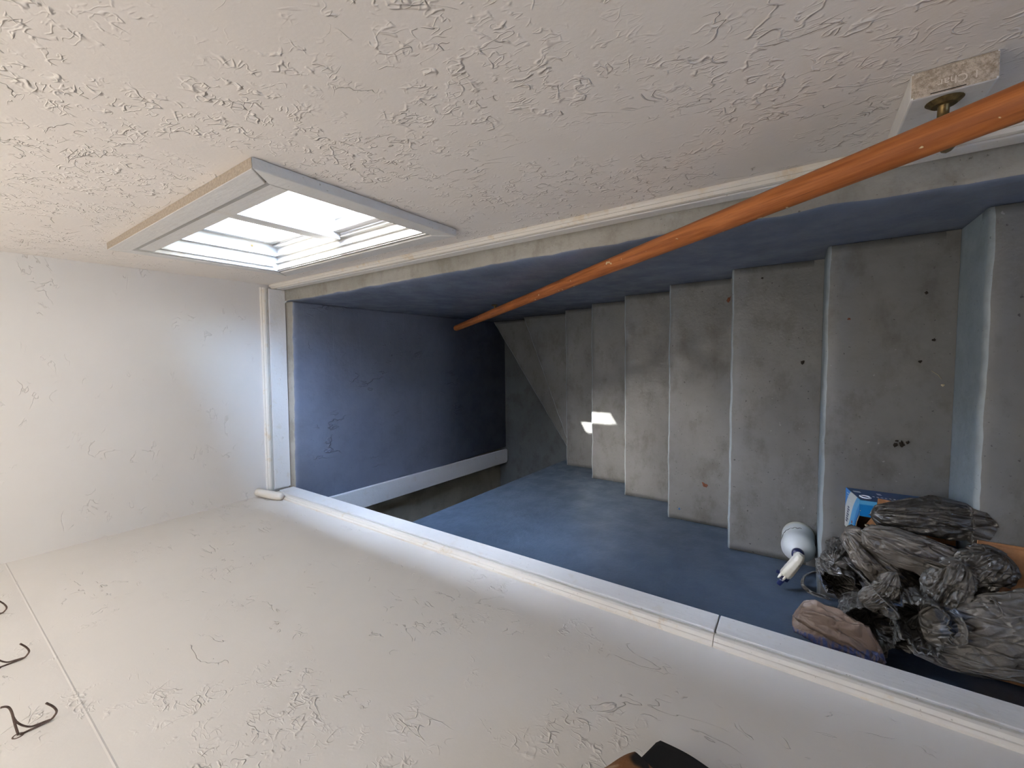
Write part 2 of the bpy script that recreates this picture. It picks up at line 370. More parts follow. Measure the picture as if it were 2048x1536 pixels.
# rough concrete wall below with its worn ledge: rows of vertices along the wall
def ledge_wall(name, P0, P1, inward, back, z0, mats, shift, seedo, tilt):
    """P0->P1: line of the face at the ledge; inward: unit vector to the room; back: depth of the ledge; closed section"""
    P0 = Vector(P0); P1 = Vector(P1); n = 150; v = []; f = []; rows = 10
    for i in range(n + 1):
        t = i / n; p = P0.lerp(P1, t); q = p * 9
        a = .0055 * noise.noise(q + Vector((seedo, 0, 0))) + .003 * noise.noise(q * 5 + Vector((0, seedo, 0))) + shift(t)
        a = min(a, -.0006)
        b = .0035 * noise.noise(q * 2.3 + Vector((0, 0, seedo)))
        c = .003 * noise.noise(q * 4 + Vector((2, 2, seedo))); tl = tilt(t)
        for off, z in ((-back, ZL), (-back * .5, ZL + b * .4), (-.012 + a, ZL + b), (-.004 + a, ZL - .003 + b), (a + .0003, ZL - .010 + c), (a * .5, ZL - .03), (0, ZL - .09), (tl * .5, (ZL + z0) / 2), (tl, z0), (-back, z0)):
            v.append(tuple(Vector((p.x, p.y, z)) + Vector(inward) * off))
    for i in range(n):
        for j in range(rows): f.append((i * rows + j, (i + 1) * rows + j, (i + 1) * rows + (j + 1) % rows, i * rows + (j + 1) % rows))
    f += [tuple(range(rows)), tuple(range(n * rows, (n + 1) * rows))]
    o = pyd(name, v, f, mats, smooth=True)
    for k, p in enumerate(o.data.polygons): p.material_index = 0 if (k % rows) < 3 else 1
    for k in range(n * rows): o.data.polygons[k].use_smooth = (k % rows) < 8
    return o
o = ledge_wall('wall_lower_right', (XR + .001, YB, 0), (XR + .001, 2.345, 0), (-1, 0, 0), .10, -.02, [M['ledge'], M['slate']], lambda t: -.007 + .003 * math.sin(t * 8), 3, lambda t: 0)
tag(o, 'slate blue concrete stairwell wall with a worn grey ledge', 'wall', kind='structure')
o = ledge_wall('wall_lower_far', (XR + .001, 2.2455, 0), (-.84, 2.313, 0), (0, -1, 0), .09, -.02, [M['ledge'], M['slate_far']], lambda t: -.004, 11, lambda t: -.047 + .06 * t)
tag(o, 'dark slate concrete end wall with faint board marks', 'wall', kind='structure')
prism('wall_lower_left', [(1.405, -.02), (1.486, ZL), (YB, ZL), (YB, -.02)], 0, -.965, XL, M['blue'])
tag(bpy.data.objects['wall_lower_left'], 'glossy blue painted stairwell wall under the white boards', 'wall', kind='structure')
tag(box('floor_cellar', (-2.7, .4, -.12), (.5, 3.0, 0), M['floor_low']), 'dark painted cellar floor at the stair foot', 'floor', kind='structure')
# the cellar beyond the doorway
tag(box('wall_cellar_far', (-2.7, 2.372, 0), (-.80, 2.50, ZL), M['cellar']), 'bare brown concrete wall beyond the cellar doorway', 'wall', kind='structure')
tag(box('wall_cellar_left', (-2.8, .4, 0), (-2.7, 2.5, ZL), M['cellar']), 'bare concrete side wall inside the dark cellar', 'wall', kind='structure')
tag(box('wall_cellar_near', (-2.7, .4, 0), (-.97, .5, ZL), M['cellar']), 'bare concrete near wall inside the dark cellar', 'wall', kind='structure')
tag(box('ceiling_cellar', (-2.8, .4, ZL), (-.985, 2.5, ZL + .1), M['cellar']), 'bare concrete ceiling of the dark cellar', 'ceiling', kind='structure')
# doorway jamb board
pts = [(-.80, ZL - .002), (-.858, .018), (-.872, .008), (-.965, .012), (-.982, .03), (-.925, ZL - .002)]
tag(prism('door_1', pts, 1, 2.272, 2.296, M['board'], bevel=.003), 'white jamb board standing at the cellar doorway', 'door jamb', kind='structure')

# ------------------------------------------------------------------ stairs
def step_mesh(poly_front, poly_back, z, seed):
    """front edge A->B (left to right, the nosing), back edge same way; solid down to the floor"""
    n = 46; v = []; f = []; Af, Bf = Vector((*poly_front[0], 0)), Vector((*poly_front[1], 0)); Ab, Bb = Vector((*poly_back[0], 0)), Vector((*poly_back[1], 0))
    out = (Bf - Af); out = Vector((-out.y, out.x, 0)).normalized()
    rows = None
    for i in range(n + 1):
        t = i / n; F = Af.lerp(Bf, t); B = Ab.lerp(Bb, t); q = Vector((F.x * 9, seed * 3.7, F.y * 9))
        a = .0035 * noise.noise(q) + .0022 * noise.noise(q * 4.1); b = .0018 * noise.noise(q * 3 + Vector((0, 5, 0)))
        d = (B - F)
        pr = [(F, 0.0), (F, max(0.0, z - .2029 + .006)), (F, z - .05), (F + out * a, z - .012 + b), (F + out * (a - .0022), z - .0045 + b), (F + out * (a - .0085), z + b * .6), (F + d * .12, z + .001 * noise.noise(q * 2)), (F + d * .5, z + .0022 * noise.noise(q * .7 + Vector((9, 0, 0)))), (F + d * .9, z), (B, z + .001), (B, 0.0)]
        rows = len(pr)
        for P, zz in pr: v.append((min(max(P.x, XL + .0006), XR - .0006), P.y, zz))
    for i in range(n):
        for j in range(rows): f.append((i * rows + j, (i + 1) * rows + j, (i + 1) * rows + (j + 1) % rows, i * rows + (j + 1) % rows))
    f += [tuple(range(rows)), tuple(range(n * rows, (n + 1) * rows))]
    me = bpy.data.meshes.new('step'); bm = bmesh.new(); vs = [bm.verts.new(p) for p in v]
    for k, q in enumerate(f):
        fc = bm.faces.new([vs[i] for i in q]); j = k % rows if k < n * rows else -1
        fc.material_index = 0 if 5 <= j <= 9 else (2 if j in (3, 4) else 1); fc.smooth = (j in (2, 3, 4, 5, 6, 7))
    bmesh.ops.recalc_face_normals(bm, faces=bm.faces[:]); bm.to_mesh(me); bm.free(); return me
M['nosing'] = painted_concrete('worn_blue_grey_nosing', (.24, .29, .32), (.36, .41, .44), .42, False, .8, 1.0)
st = empty('concrete_staircase', (-.22, .4, 0)); tag(st, 'grey painted concrete stairs going down to two winder steps', 'staircase')
E_ = .0006
for k in range(-1, 6):
    link('step', step_mesh(((XL + E_, ny(k)), (XR - E_, ny(k))), ((XL + E_, ny(k - 1) + E_), (XR - E_, ny(k - 1) + E_)), nz(k), k + 3), [M['tread'], M['riser'], M['nosing']], st)
link('winder_step', step_mesh(((XL + E_, 1.398), (XR - E_, 1.822)), ((XL + E_, ny(5) + E_), (XR - E_, ny(5) + E_)), .4035, 21), [M['tread'], M['riser'], M['nosing']], st)
link('winder_step', step_mesh(((XL + E_, 1.535), (XR - E_, 2.268)), ((XL + E_, 1.398 + E_), (XR - E_, 1.822 + E_)), .2015, 27), [M['tread'], M['riser'], M['nosing']], st)

# ------------------------------------------------------------------ white boards and mouldings round the well
def mould_prof(w, h): # (out, up)
    return [(0, 0), (w * .55, 0), (w * .75, h * .10), (w * .75, h * .22), (w * .95, h * .30), (w, h * .48), (w * .9, h * .66), (w * .55, h * .78), (w * .55, h * .90), (w * .3, h), (0, h)]
bl = empty('baseboard_left', (XWL + .01, 0, ZL)); tag(bl, 'white board and cream moulding along the wall with hooks', 'baseboard', kind='structure')
for a, b, n_ in ((-.6, .168, 1), (.1715, 2.33, 2)):
    box('board', (XWL + .0005, a, ZL), (XWL + .019, b, ZL + .078), M['board'], bl, .0022)
for a, b in ((-.6, .168), (.1695, 2.31)):
    sweep('moulding', mould_prof(.020, .042), [(XWL + .0005, a, ZL + .0785), (XWL + .0005, b, ZL + .0785)], [((1, 0, 0), (0, 0, 1))] * 2, M['mould'], bl)
box('board', (XWL + .0005, YB + .001, 2.031), (XWL + .019, -.612, ZL + .12), M['board'], bl, .0022)
br = empty('baseboard_right', (XWR - .01, 0, ZL)); tag(br, 'white board with cream moulding above the worn ledge', 'baseboard', kind='structure')
box('board', (XWR - .020, -.6, ZL + .0025), (XWR - .0005, 2.315, ZL + .046), M['board'], br, .0022)
sweep('moulding', mould_prof(.020, .034), [(XWR - .0005, -.6, ZL + .0465), (XWR - .0005, 2.325, ZL + .0465)], [((-1, 0, 0), (0, 0, 1))] * 2, M['mould'], br)
box('board', (XWR - .020, YB + .001, 2.031), (XWR - .0005, -.612, ZL + .12), M['board'], br, .0022)
bf = empty('baseboard_far', (-.2, 2.34, ZL)); tag(bf, 'white board with cream moulding on the end wall', 'baseboard', kind='structure')
def fp(x, d): return (x, yfar(x) - d)
pts = [fp(XWR - .021, .0006), fp(XWL + .02, .0006), fp(XWL + .02, .021), fp(XWR - .021, .021)]
prism('board', pts, 2, ZL + .0025, ZL + .088, M['board'], bf, bevel=.002)
sweep('moulding', mould_prof(.020, .036), [(XWR - .018, yfar(XWR - .018) - .0006, ZL + .0885), (XWL + .018, yfar(XWL + .018) - .0006, ZL + .0885)], [((0, -1, 0), (0, 0, 1))] * 2, M['mould'], bf)
for x, zz in ((-.10, ZL + .045), (-.42, ZL + .040)):
    bm = bmesh.new(); bmesh.ops.create_uvsphere(bm, u_segments=12, v_segments=8, radius=.006, matrix=Matrix.Translation((x, yfar(x) - .0215, zz)) @ Matrix.Diagonal((1, .45, 1, 1)))
    from_bm('nail_head', bm, M['board'], bf, True)
# painted peg in the corner
pg = tube('painted_peg', smooth_path([(-.690, 2.362, 2.172), (-.690, 2.31, 2.166), (-.694, 2.26, 2.150), (-.697, 2.215, 2.136), (-.699, 2.195, 2.130)], 4), [.020] * 5 + [.0205] * 8 + [.019, .0175, .015, .010], M['mould'], None, 16)
tag(pg, 'short round peg painted white in the corner above the moulding', 'peg')

# ------------------------------------------------------------------ window
win = empty('window_1', (XWR, (WY0 + WY1) / 2, WZ0)); tag(win, 'small white sliding window with wide painted casing', 'window', kind='structure')
CW = .052; CF = .378                                            # casing width and face
def casing(a, b, c, d):
    o = prism('casing_board', [a, b, c, d], 0, CF, XWR - .0005, [M['casing'], M['dust']], win, bevel=.0018)
    for p in o.data.polygons:
        if p.normal.z > .9 and p.center.z > WZ1: p.material_index = 1
oy0, oy1, oz0, oz1 = WY0 - CW, WY1 + CW * .85, WZ0 - CW, WZ1 + CW
casing((oy0, oz0), (oy1, oz0), (WY1 - .004, WZ0), (WY0 + .004, WZ0))
casing((oy0, oz1), (oy1, oz1), (WY1 - .004, WZ1), (WY0 + .004, WZ1))
casing((oy0, oz0 + .0005), (WY0, WZ0 + .004), (WY0, WZ1 - .004), (oy0, oz1 - .0005))
casing((oy1, oz0 + .0005), (WY1, WZ0 + .004), (WY1, WZ1 - .004), (oy1, oz1 - .0005))
# reveal liner: sill, head, two sides
lin = .014
def liner(lo, hi): box('reveal_board', lo, hi, M['vinyl'], win, .0012)
liner((CF + .004, WY0 + .0005, WZ0 + .0005), (XO - .006, WY1 - .0005, WZ0 + lin))
liner((CF + .004, WY0 + .0005, WZ1 - lin), (XO - .006, WY1 - .0005, WZ1 - .0005))
liner((CF + .004, WY0 + .0005, WZ0 + lin + .0003), (XO - .006, WY0 + lin, WZ1 - lin - .0003))
liner((CF + .004, WY1 - lin, WZ0 + lin + .0003), (XO - .006, WY1 - .0005, WZ1 - lin - .0003))
box('head_board', (.3830, WY0 + lin + .0006, 2.686), (.3945, WY1 - lin - .0006, WZ1 - lin - .0006), M['casing'], win, .0015)
# stepped stops and tracks
z0 = WZ0 + lin + .0005; z1 = WZ1 - lin - .0005; y0 = WY0 + lin + .0005; y1 = WY1 - lin - .0005
for x0, x1, h in ((.386, .396, .006), (.413, .421, .010), (.440, .450, .016), (.478, .486, .018), (.516, .526, .022)):
    box('track', (x0, y0, z0), (x1, y1, z0 + h), M['vinyl'], win, .001)
for x0, x1, h in ((.396, .404, .006), (.440, .450, .012), (.516, .526, .014)):
    box('frame_stop', (x0, y1 - h, z0 + .0225), (x1, y1, z1 - .0155), M['vinyl'], win, .001)
    box('frame_stop', (x0, y0, z0 + .0225), (x1, y0 + h, z1 - .0155), M['vinyl'], win, .001)
    box('frame_stop', (x0, y0, z1 - .015), (x1, y1, z1), M['vinyl'], win, .001)
def sash(name, x0, x1, ya, yb, za, zb, fw, gm):
    bm = bmesh.new()
    for lo, hi in (((x0, ya, za), (x1, yb, za + fw)), ((x0, ya, zb - fw), (x1, yb, zb)), ((x0, ya, za + fw), (x1, ya + fw, zb - fw)), ((x0, yb - fw, za + fw), (x1, yb, zb - fw))): add_box(bm, lo, hi, .0015, 1)
    o = from_bm(name, bm, M['vinyl'], win)
    xm = (x0 + x1) / 2; p = box('pane', (xm - .002, ya + fw - .004, za + fw - .004), (xm + .002, yb - fw + .004, zb - fw + .004), gm)
    p.parent = o; p.matrix_parent_inverse = Matrix.Identity(4)
    return o
YM = 1.412
s1 = sash('fixed_sash', .489, .513, YM - .010, y1 - .0005, z0 + .0185, z1 - .0155, .026, M['glass'])
s2 = sash('sliding_sash', .453, .476, y0 + .0005, YM + .020, z0 + .0165, z1 - .0155, .030, M['glass'])
box('meeting_stile', (.4315, YM - .034, z0 + .0168), (.4526, YM + .019, z1 - .0158), M['casing'], win, .0015)
for zz in (z0 + .10, z1 - .06):
    bm = bmesh.new(); bmesh.ops.create_cone(bm, cap_ends=True, segments=14, radius1=.0045, radius2=.0035, depth=.002, matrix=Matrix.Translation((.470, y1 - .001, zz)) @ Matrix.Rotation(math.pi / 2, 4, 'X'))
    from_bm('screw', bm, M['brass'], win)
for k, (zz, hh) in enumerate(((z0 + .17, .030), (z0 + .205, .022), (z0 + .24, .034), (z0 + .285, .02), (z0 + .33, .012))):
    box('stamp_mark', (.464, y1 - .0006, zz), (.4655 + .004 * (k % 2), y1 - .0003, zz + hh), M['straw'], win)
# outdoors
tag(box('sky_blocker', (3.6, -6.0, 1.56), (3.9, 12.0, 3.75), M['ground']), 'plain unseen wall added outside the window to cut the low sky', 'wall', kind='structure')  # added out of view to cut off the low sky
tag(box('sun_blocker', (3.4, 2.55, 3.76), (3.72, 3.285, 9.8), M['ground'], bevel=.01), 'chimney added unseen outside the window to shade the near pane', 'blocker', kind='structure')  # unseen block added to keep direct sun off the near pane
tag(box('ground_outside', (XO + .002, -14, 1.2), (22, 22, 1.55), M['ground']), 'pale paved ground outside the window', 'ground', kind='structure')
tag(box('ground_behind', (-14, -22, 1.2), (XO, YB - .13, 1.98), M['ground']), 'pale paved ground outside the added back opening', 'ground', kind='structure')

# ------------------------------------------------------------------ handrail
hr = empty('handrail', (.255, .97, 1.65)); tag(hr, 'varnished wooden pole handrail on brass brackets', 'handrail')
SL = -.6945
def rz(y): return 2.4201 + SL * (y + .1456)
def rx(y): return .283 - .0253 * (y + .1456)
pth = []; rad = []
ys = [2.152, 2.150, 2.143] + [2.13 - i * (2.13 + .62) / 40 for i in range(41)]
for i, y in enumerate(ys):
    pth.append((rx(y) + .0012 * math.sin(y * 2.1), y, rz(y) + .002 * math.sin(y * 1.7))); rad.append([.010, .0165, .0202][i] if i < 3 else .0213 + .0004 * math.sin(y * 5))
tube('rail', pth, rad, M['wood'], hr, 28)
def bracket(y, xwall, zw):
    zr = rz(y); RX = rx(y)
    bm = bmesh.new(); add_tube(bm, smooth_path([(xwall - .003, y, zw), (xwall - .022, y, zw - .004), (RX + .012, y, zw + .012), (RX + .001, y, zw + .035), (RX, y, zr - .026)], 5), .0066, 10)
    o = from_bm('bracket', bm, M['brass'], hr, True)
    bm = bmesh.new(); bmesh.ops.create_cone(bm, cap_ends=True, segments=20, radius1=.021, radius2=.014, depth=.006, matrix=Matrix.Translation((xwall - .0035, y, zw)) @ Matrix.Rotation(-math.pi / 2, 4, 'Y'))
    p = from_bm('wall_plate', bm, M['brass'], o); p.matrix_parent_inverse = Matrix.Identity(4)
    ang = math.atan(SL); c, s_ = math.cos(ang), math.sin(ang)
    bm = bmesh.new(); add_box(bm, (-.0145, -.036, -.0018), (.0145, .036, .0018), .001, 1)
    bmesh.ops.transform(bm, matrix=Matrix.Translation((RX, y - .018, zr - .0262 + .0125)) @ Matrix.Rotation(ang, 4, 'X'), verts=bm.verts)
    p = from_bm('saddle', bm, M['brass'], o); p.matrix_parent_inverse = Matrix.Identity(4)
bracket(1.530, XR + .001, 1.165)
bracket(-.160, .3625, 2.322)
# block on the wall that carries the near bracket
mb = empty('mounting_block', (.38, -.163, 2.08)); tag(mb, 'short white-painted timber block with raw top behind the handrail', 'timber block')
bm = bmesh.new(); add_box(bm, (.3625, -.2075, 2.0825), (XWR - .0006, -.119, 2.351), .003, 2)
o = from_bm('body', bm, [M['board'], M['endgrain']], mb)
for p in o.data.polygons:
    if p.normal.z > .9: p.material_index = 1
mtx = Matrix(((0, -1, 0, .3765), (1, 0, 0, -.168), (0, 0, 1, 2.3511), (0, 0, 0, 1)))
text_mesh('stamp', '1 Char', .0150, M['stamp'], mtx, mb, .0003)
box('split', (.3645, -.176, 2.3508), (.3656, -.140, 2.3513), M['dark'], mb)

# ------------------------------------------------------------------ wire hooks on the upper wall
UP = [(-.6436, 3.1408), (-.6455, 3.1354), (-.6509, 3.1308), (-.6631, 3.1279), (-.688, 3.1256), (-.7115, 3.1228)]
BR = [(-.6574, 3.1288), (-.6731, 3.1266), (-.686, 3.123), (-.6983, 3.1161), (-.7080, 3.1064), (-.7105, 3.0948), (-.7125, 3.0813)]
LOW = [(-.7115, 3.121), (-.7125, 3.1147), (-.7130, 3.0984), (-.7125, 3.0815), (-.7080, 3.0749), (-.7005, 3.0715), (-.6879, 3.0757), (-.6742, 3.0844)]
def hook(y, lab, dz):
    h = empty('wire_coat_hook', (-.712, y, 3.12)); tag(h, lab, 'coat hook', 'wire hooks on the upper wall')
    Z0 = dz
    def W(L, off=0): return smooth_path([(x + .0015, y + off, z + Z0) for x, z in L], 5)
    tube('hat_prong', W(UP), .0019, M['wire'], h, 10)
    tube('brace', W(BR, .001), .0017, M['wire'], h, 10)
    tube('coat_prong', W(LOW, -.001), .0019, M['wire'], h, 10)
    ring = [(-.7125, y + .007 * math.cos(a * math.pi / 6), 3.1235 + Z0 + .007 * math.sin(a * math.pi / 6)) for a in range(13)]
    tube('screw_loop', ring, .0018, M['wire'], h, 8)
hook(1.2294, 'bent wire coat hook, nearest of the three', 0)
hook(1.5482, 'bent wire coat hook, middle of the three', 0)
hook(1.8853, 'bent wire coat hook, closest to the end wall', 0.004)

# ------------------------------------------------------------------ garments hanging near the camera (only hems reach into view)
def garment(name, label, cat, y0, w, ztop, tipy, tipz, mat, xoff, seed, side):
    def fn(u, v):
        z_h = tipz + side[0] * max(0, (tipy - (y0 + (u - .5) * w))) + side[1] * max(0, ((y0 + (u - .5) * w) - tipy))
        ww = w * (.25 + .75 * min(1, v * 1.6)); y = y0 + (u - .5) * ww
        z = ztop + (z_h - ztop) * v
        x = XWL + xoff + .005 * v * math.sin(u * 15 + seed) + .004 * noise.noise(Vector((u * 5, v * 4, seed)))
        return (x, y, z)
    o = grid_surface(name, fn, 60, 40, mat, None, False, .004); tag(o, label, cat); return o
garment('hanging_coat', 'black cloth coat hem hanging at the picture edge', 'coat', .17, .34, 3.10, .199, 2.476, M['black_cloth'], .028, 1.0, (.12, 3.0))
garment('hanging_scarf', 'brown patterned scarf end hanging beside black coat hem', 'scarf', .262, .16, 3.10, .2193, 2.546, M['plaid'], .046, 4.0, (.15, 1.3))

# ------------------------------------------------------------------ spray bottle
BX, BY, BZ = -.650, .0020, nz(1) + .0015
sb = empty('spray_bottle', (BX, BY, BZ)); tag(sb, 'white trigger spray bottle with navy nozzle standing on a stair', 'spray bottle')
lathe('bottle', [(.030, 0), (.044, .001), (.0485, .006), (.0495, .014), (.0485, .050), (.0455, .072), (.0455, .084), (.0480, .100), (.0490, .115), (.0475, .130), (.042, .144), (.032, .156), (.020, .164), (.0145, .168), (.0140, .180)], (BX, BY, BZ), M['bottle'], sb, 48)
n = 30
lathe('collar', [(.0170, .1685), (.0175, .170), (.0175, .187), (.0160, .190), (.010, .190)], (BX, BY, BZ), M['navy'], sb, n)
lathe('neck', [(.0125, .1905), (.0125, .2100), (.0115, .216), (.006, .217)], (BX, BY, BZ), M['spray_white'], sb, 24)
D = Vector((-.868, .497, 0)); D.normalize(); N = Vector((-D.y, D.x, 0))
def hp(a, b, z): return tuple(Vector((BX, BY, BZ)) + D * a + N * b + Vector((0, 0, z)))
def head_mesh():
    secs = [(-.022, .0085, .214, .236), (-.016, .0115, .208, .244), (0, .013, .206, .250), (.025, .0145, .212, .252), (.050, .0155, .216, .250), (.066, .0155, .217, .246)]
    v = []; f = []
    for a, hw, zb, zt in secs:
        zm = zt - .007
        for b, z in ((-hw, zb), (-hw, zm), (-hw * .45, zt), (hw * .45, zt), (hw, zm), (hw, zb)): v.append(hp(a, b, z))
    for k in range(len(secs) - 1):
        for i in range(6): f.append((k * 6 + i, k * 6 + (i + 1) % 6, (k + 1) * 6 + (i + 1) % 6, (k + 1) * 6 + i))
    f += [tuple(range(6)), tuple(range(30, 36))]
    o = pyd('sprayer_head', v, f, M['spray_white'], sb); md = o.modifiers.new('round', 'BEVEL'); md.width = .002; md.segments = 2; return o
head_mesh()
for b in (-.0125, .0005):
    bm = bmesh.new(); add_tube(bm, [hp(.060, b, .247), hp(.072, b, .2465), hp(.079, b, .246)], [.0040, .0036, .0022], 10); from_bm('head_prong', bm, M['spray_white'], sb, True)
bm = bmesh.new(); add_tube(bm, [hp(.062, 0, .233), hp(.076, 0, .233), hp(.079, 0, .233)], [.0165, .0165, .013], 6); o = from_bm('nozzle_block', bm, M['navy'], sb)
bm = bmesh.new(); add_tube(bm, [hp(.079, .002, .233), hp(.085, .002, .233), hp(.101, .002, .233)], [.006, .0082, .0072], 12); from_bm('nozzle', bm, M['navy'], sb)
tr = smooth_path([hp(.050, 0, .214), hp(.058, 0, .195), hp(.056, 0, .172), hp(.066, 0, .152)], 5)
tube('trigger', tr, .0052, M['navy'], sb, 10)
box('side_tab', tuple(Vector(hp(.066, -.021, .236)) - Vector((.005, .005, .004))), tuple(Vector(hp(.066, -.021, .236)) + Vector((.005, .005, .004))), M['navy'], sb, .002)
for k in range(3):
    o = box('mould_mark', (-.0005, -.005, 0), (.0005, .005, .0004), M['dark'], sb); o.data.transform(Matrix.Translation(Vector(hp(.001 + .003 * k, .006, .2490))) @ Matrix.Rotation(math.atan2(D.y, D.x), 4, 'Z'))
# handwritten ink word on the side: loops of a pen stroke
ink = []
for i in range(90):
    t = i / 89; a = math.radians(118 - 128 * t); r = .0477 + .0006
    zz = .066 + .0045 * math.sin(t * 44) * (0.4 + .6 * abs(math.sin(t * 5.3))) + (.006 * math.exp(-((t - .28) / .03) ** 2)); rr = .0462 + .0005
    ink.append((BX + rr * math.cos(a), BY + rr * math.sin(a), BZ + zz))
tube('handwriting', ink, .00085, M['ink'], sb, 6)

# ------------------------------------------------------------------ blue printed carton on the next stair
BZ0 = nz(0) + .002; ct = empty('printed_carton', (-.46, -.21, BZ0)); tag(ct, 'small blue printed carton torn open beside the crumpled bags', 'carton')
cx0, cx1, cy0, cy1, ch = -.520, -.405, -.302, -.112, .112; th = .0016
box('side_panel', (cx1 - th, cy0, BZ0), (cx1, cy1 - th, BZ0 + ch), M['print_dark'], ct)
box('side_panel', (cx0, cy0, BZ0), (cx0 + th, cy1 - th, BZ0 + ch * .62), M['print_dark'], ct)
box('base_panel', (cx0 + th, cy0, BZ0), (cx1 - th, cy1 - th, BZ0 + th), M['card'], ct)
box('end_panel', (cx0 + th, cy0, BZ0 + th), (cx1 - th, cy0 + th, BZ0 + ch), M['print_dark'], ct)
v = [(cx0, BZ0), (cx1, BZ0), (cx1, BZ0 + ch), (cx1 - .030, BZ0 + ch), (cx1 - .045, BZ0 + ch - .006), (cx0 + .045, BZ0 + .088), (cx0 + .03, BZ0 + .082), (cx0 + .012, BZ0 + .080), (cx0, BZ0 + .068)]
prism('end_panel', v, 1, cy1 - th, cy1, M['print_wave'], ct)
v2 = [(x, z + .0004) for x, z in v[3:]] + [(x, z - .004) for x, z in v[3:][::-1]]
prism('torn_edge', v2, 1, cy1 - th * 2.2, cy1 - th * 1.05, M['card_edge'], ct)
fl = []; fz = BZ0 + ch
outline = [(cx1 + .010, -.150), (cx1 + .006, -.200), (cx1 + .002, -.260), (cx1 - .004, -.300), (cx0 + .03, -.300), (cx0 + .044, -.150), (cx0 + .050, -.128), (cx1 - .045, -.139), (cx1 - .022, -.148)]
prism('lid_flap', outline, 2, fz + .0004, fz + .0030, M['card'], ct)
prism('lid_edge', [(cx0 + .044, -.126), (cx0 + .0475, -.126), (cx0 + .043, -.20), (cx0 + .0395, -.20)], 2, fz - .004, fz + .0032, M['card_edge'], ct)
box('top_panel', (cx1 - .046, -.149, fz - .0022), (cx1 - .002, cy1 - th, fz - .0004), M['print_wave'], ct)
# print on the long side: a ring, blocks and rows of small lettering
fx = cx1 + .0002
ring = [(fx, -.133 - .0105 * math.cos(a * math.pi / 12), BZ0 + .082 + .0125 * math.sin(a * math.pi / 12)) for a in range(25)]
tube('letter_o', ring, .0026, M['print_white'], ct, 6)
for y, hh in ((-.124, .012), (-.131, .013), (-.176, .014)): box('print_block', (fx - .0002, y - .0045, BZ0 + .028), (fx + .0003, y + .004, BZ0 + .028 + hh), M['print_white'], ct)
for i in range(16):
    y = -.155 - .0088 * i; box('small_lettering', (fx - .0002, y - R_.uniform(.0018, .0034), BZ0 + .064), (fx + .0003, y + .002, BZ0 + .064 + R_.uniform(.004, .008)), M['print_white'], ct)
for i in range(4): box('print_tick', (cx1 - .012 - .0075 * i, cy1 + .0001, BZ0 + .012 + .007 * i), (cx1 - .010 - .0075 * i, cy1 + .0005, BZ0 + .032 + .005 * i), M['print_white'], ct)
for i in range(7): box('dark_lettering', (cx0 + .018 + .0075 * i, cy1 + .0001, BZ0 + .010 + .0022 * i), (cx0 + .0225 + .0075 * i, cy1 + .0005, BZ0 + .022 + .0022 * i + .004 * (i % 2)), M['navy'], ct)
box('red_mark', (cx0 + .028, cy1 + .0001, BZ0 + .057), (cx0 + .036, cy1 + .0005, BZ0 + .063), M['red'], ct)

for ch_ in ct.children: ch_.data.transform(Matrix(((1, 0, 0, 0), (0, 1, -.20, .20 * BZ0), (0, 0, 1, 0), (0, 0, 0, 1))))
# flattened brown carton under the bags, on the stair above
fc = empty('flat_cardboard', (-.59, -.47, nz(-1))); tag(fc, 'flat brown cardboard box lying under the crumpled bags', 'cardboard')
zc = nz(-1) + .003
box('panel', (-.750, -.604, zc), (-.436, -.337, zc + .004), M['card'], fc, .0008, 1)
box('panel', (-.750, -.600, zc + .0045), (-.441, -.345, zc + .0085), M['card'], fc, .0008, 1)

# ------------------------------------------------------------------ crumpled carrier bags
def settle(w, zmin):
    """rest on the tread, and above the stair behind it"""
    lo = zmin if zmin is not None else -1
    if w.y < -.3285: lo = max(lo, nz(-1) + .0015)
    if w.z < lo: w.z = lo + min(.004, (lo - w.z) * .03)
    if w.x < XL + .004: w.x = XL + .004
    if w.z > ZL - .004 and w.x < XWL + .022: w.x = XWL + .022
    return w
def ridge(x): return 1 - abs(x) * 2.4
def bundle(label, c, half, yaw, pitch, mat, seed, pleats=5.0, amp=.26, ends=(.35, .25), bend=0.0, zmin=None, fine=1.0):
    """bunched carrier bag: lengthwise pleats gathered towards its ends"""
    rot = Euler((pitch, 0, yaw)).to_matrix(); C0 = Vector(c)
    def fn(u, v):
        a = 2 * math.pi * u; ca, sa = math.cos(a), math.sin(a); y = 2 * v - 1
        e0 = ends[0] if y < 0 else ends[1]; cap = min(1.0, v / .06, (1 - v) / .06) ** .5 if 0 < v < 1 else 0.0
        R0 = (e0 + (1 - e0) * (1 - abs(y) ** 2.2)) * cap
        q = Vector((ca * pleats * .30, sa * pleats * .30, y * .75 + seed)); wv = noise.noise(Vector((ca * .8, sa * .8, y * .9 + seed * 2.0)))
        p1 = ridge(noise.noise(q + Vector((wv, wv, 0)) * .5)); p2 = ridge(noise.noise(q * 2.1 + Vector((3, 1, seed)))); p3 = ridge(noise.noise(Vector((ca * pleats, sa * pleats, y * 3.1 + seed))))
        p4 = ridge(noise.noise(Vector((ca * pleats * 2, sa * pleats * 2, y * 7 + seed * 3)))) 
        k = .55 + .45 * abs(y)
        r = R0 * (1 + amp * k * (p1 * .6 + p2 * .35 - .5) + fine * (.075 * (p3 - .5) + .022 * (p4 - .5)) + .30 * wv)
        P = Vector((half[0] * r * ca + bend * y * y, half[1] * (y + .10 * noise.noise(Vector((ca, sa, seed + y)))), half[2] * r * sa))
        return tuple(settle(rot @ P + C0, zmin))
    o = grid_surface('plastic_bag', fn, 170, 84, mat, None, True); tag(o, label, 'plastic bag', 'crumpled plastic bags in the heap'); return o
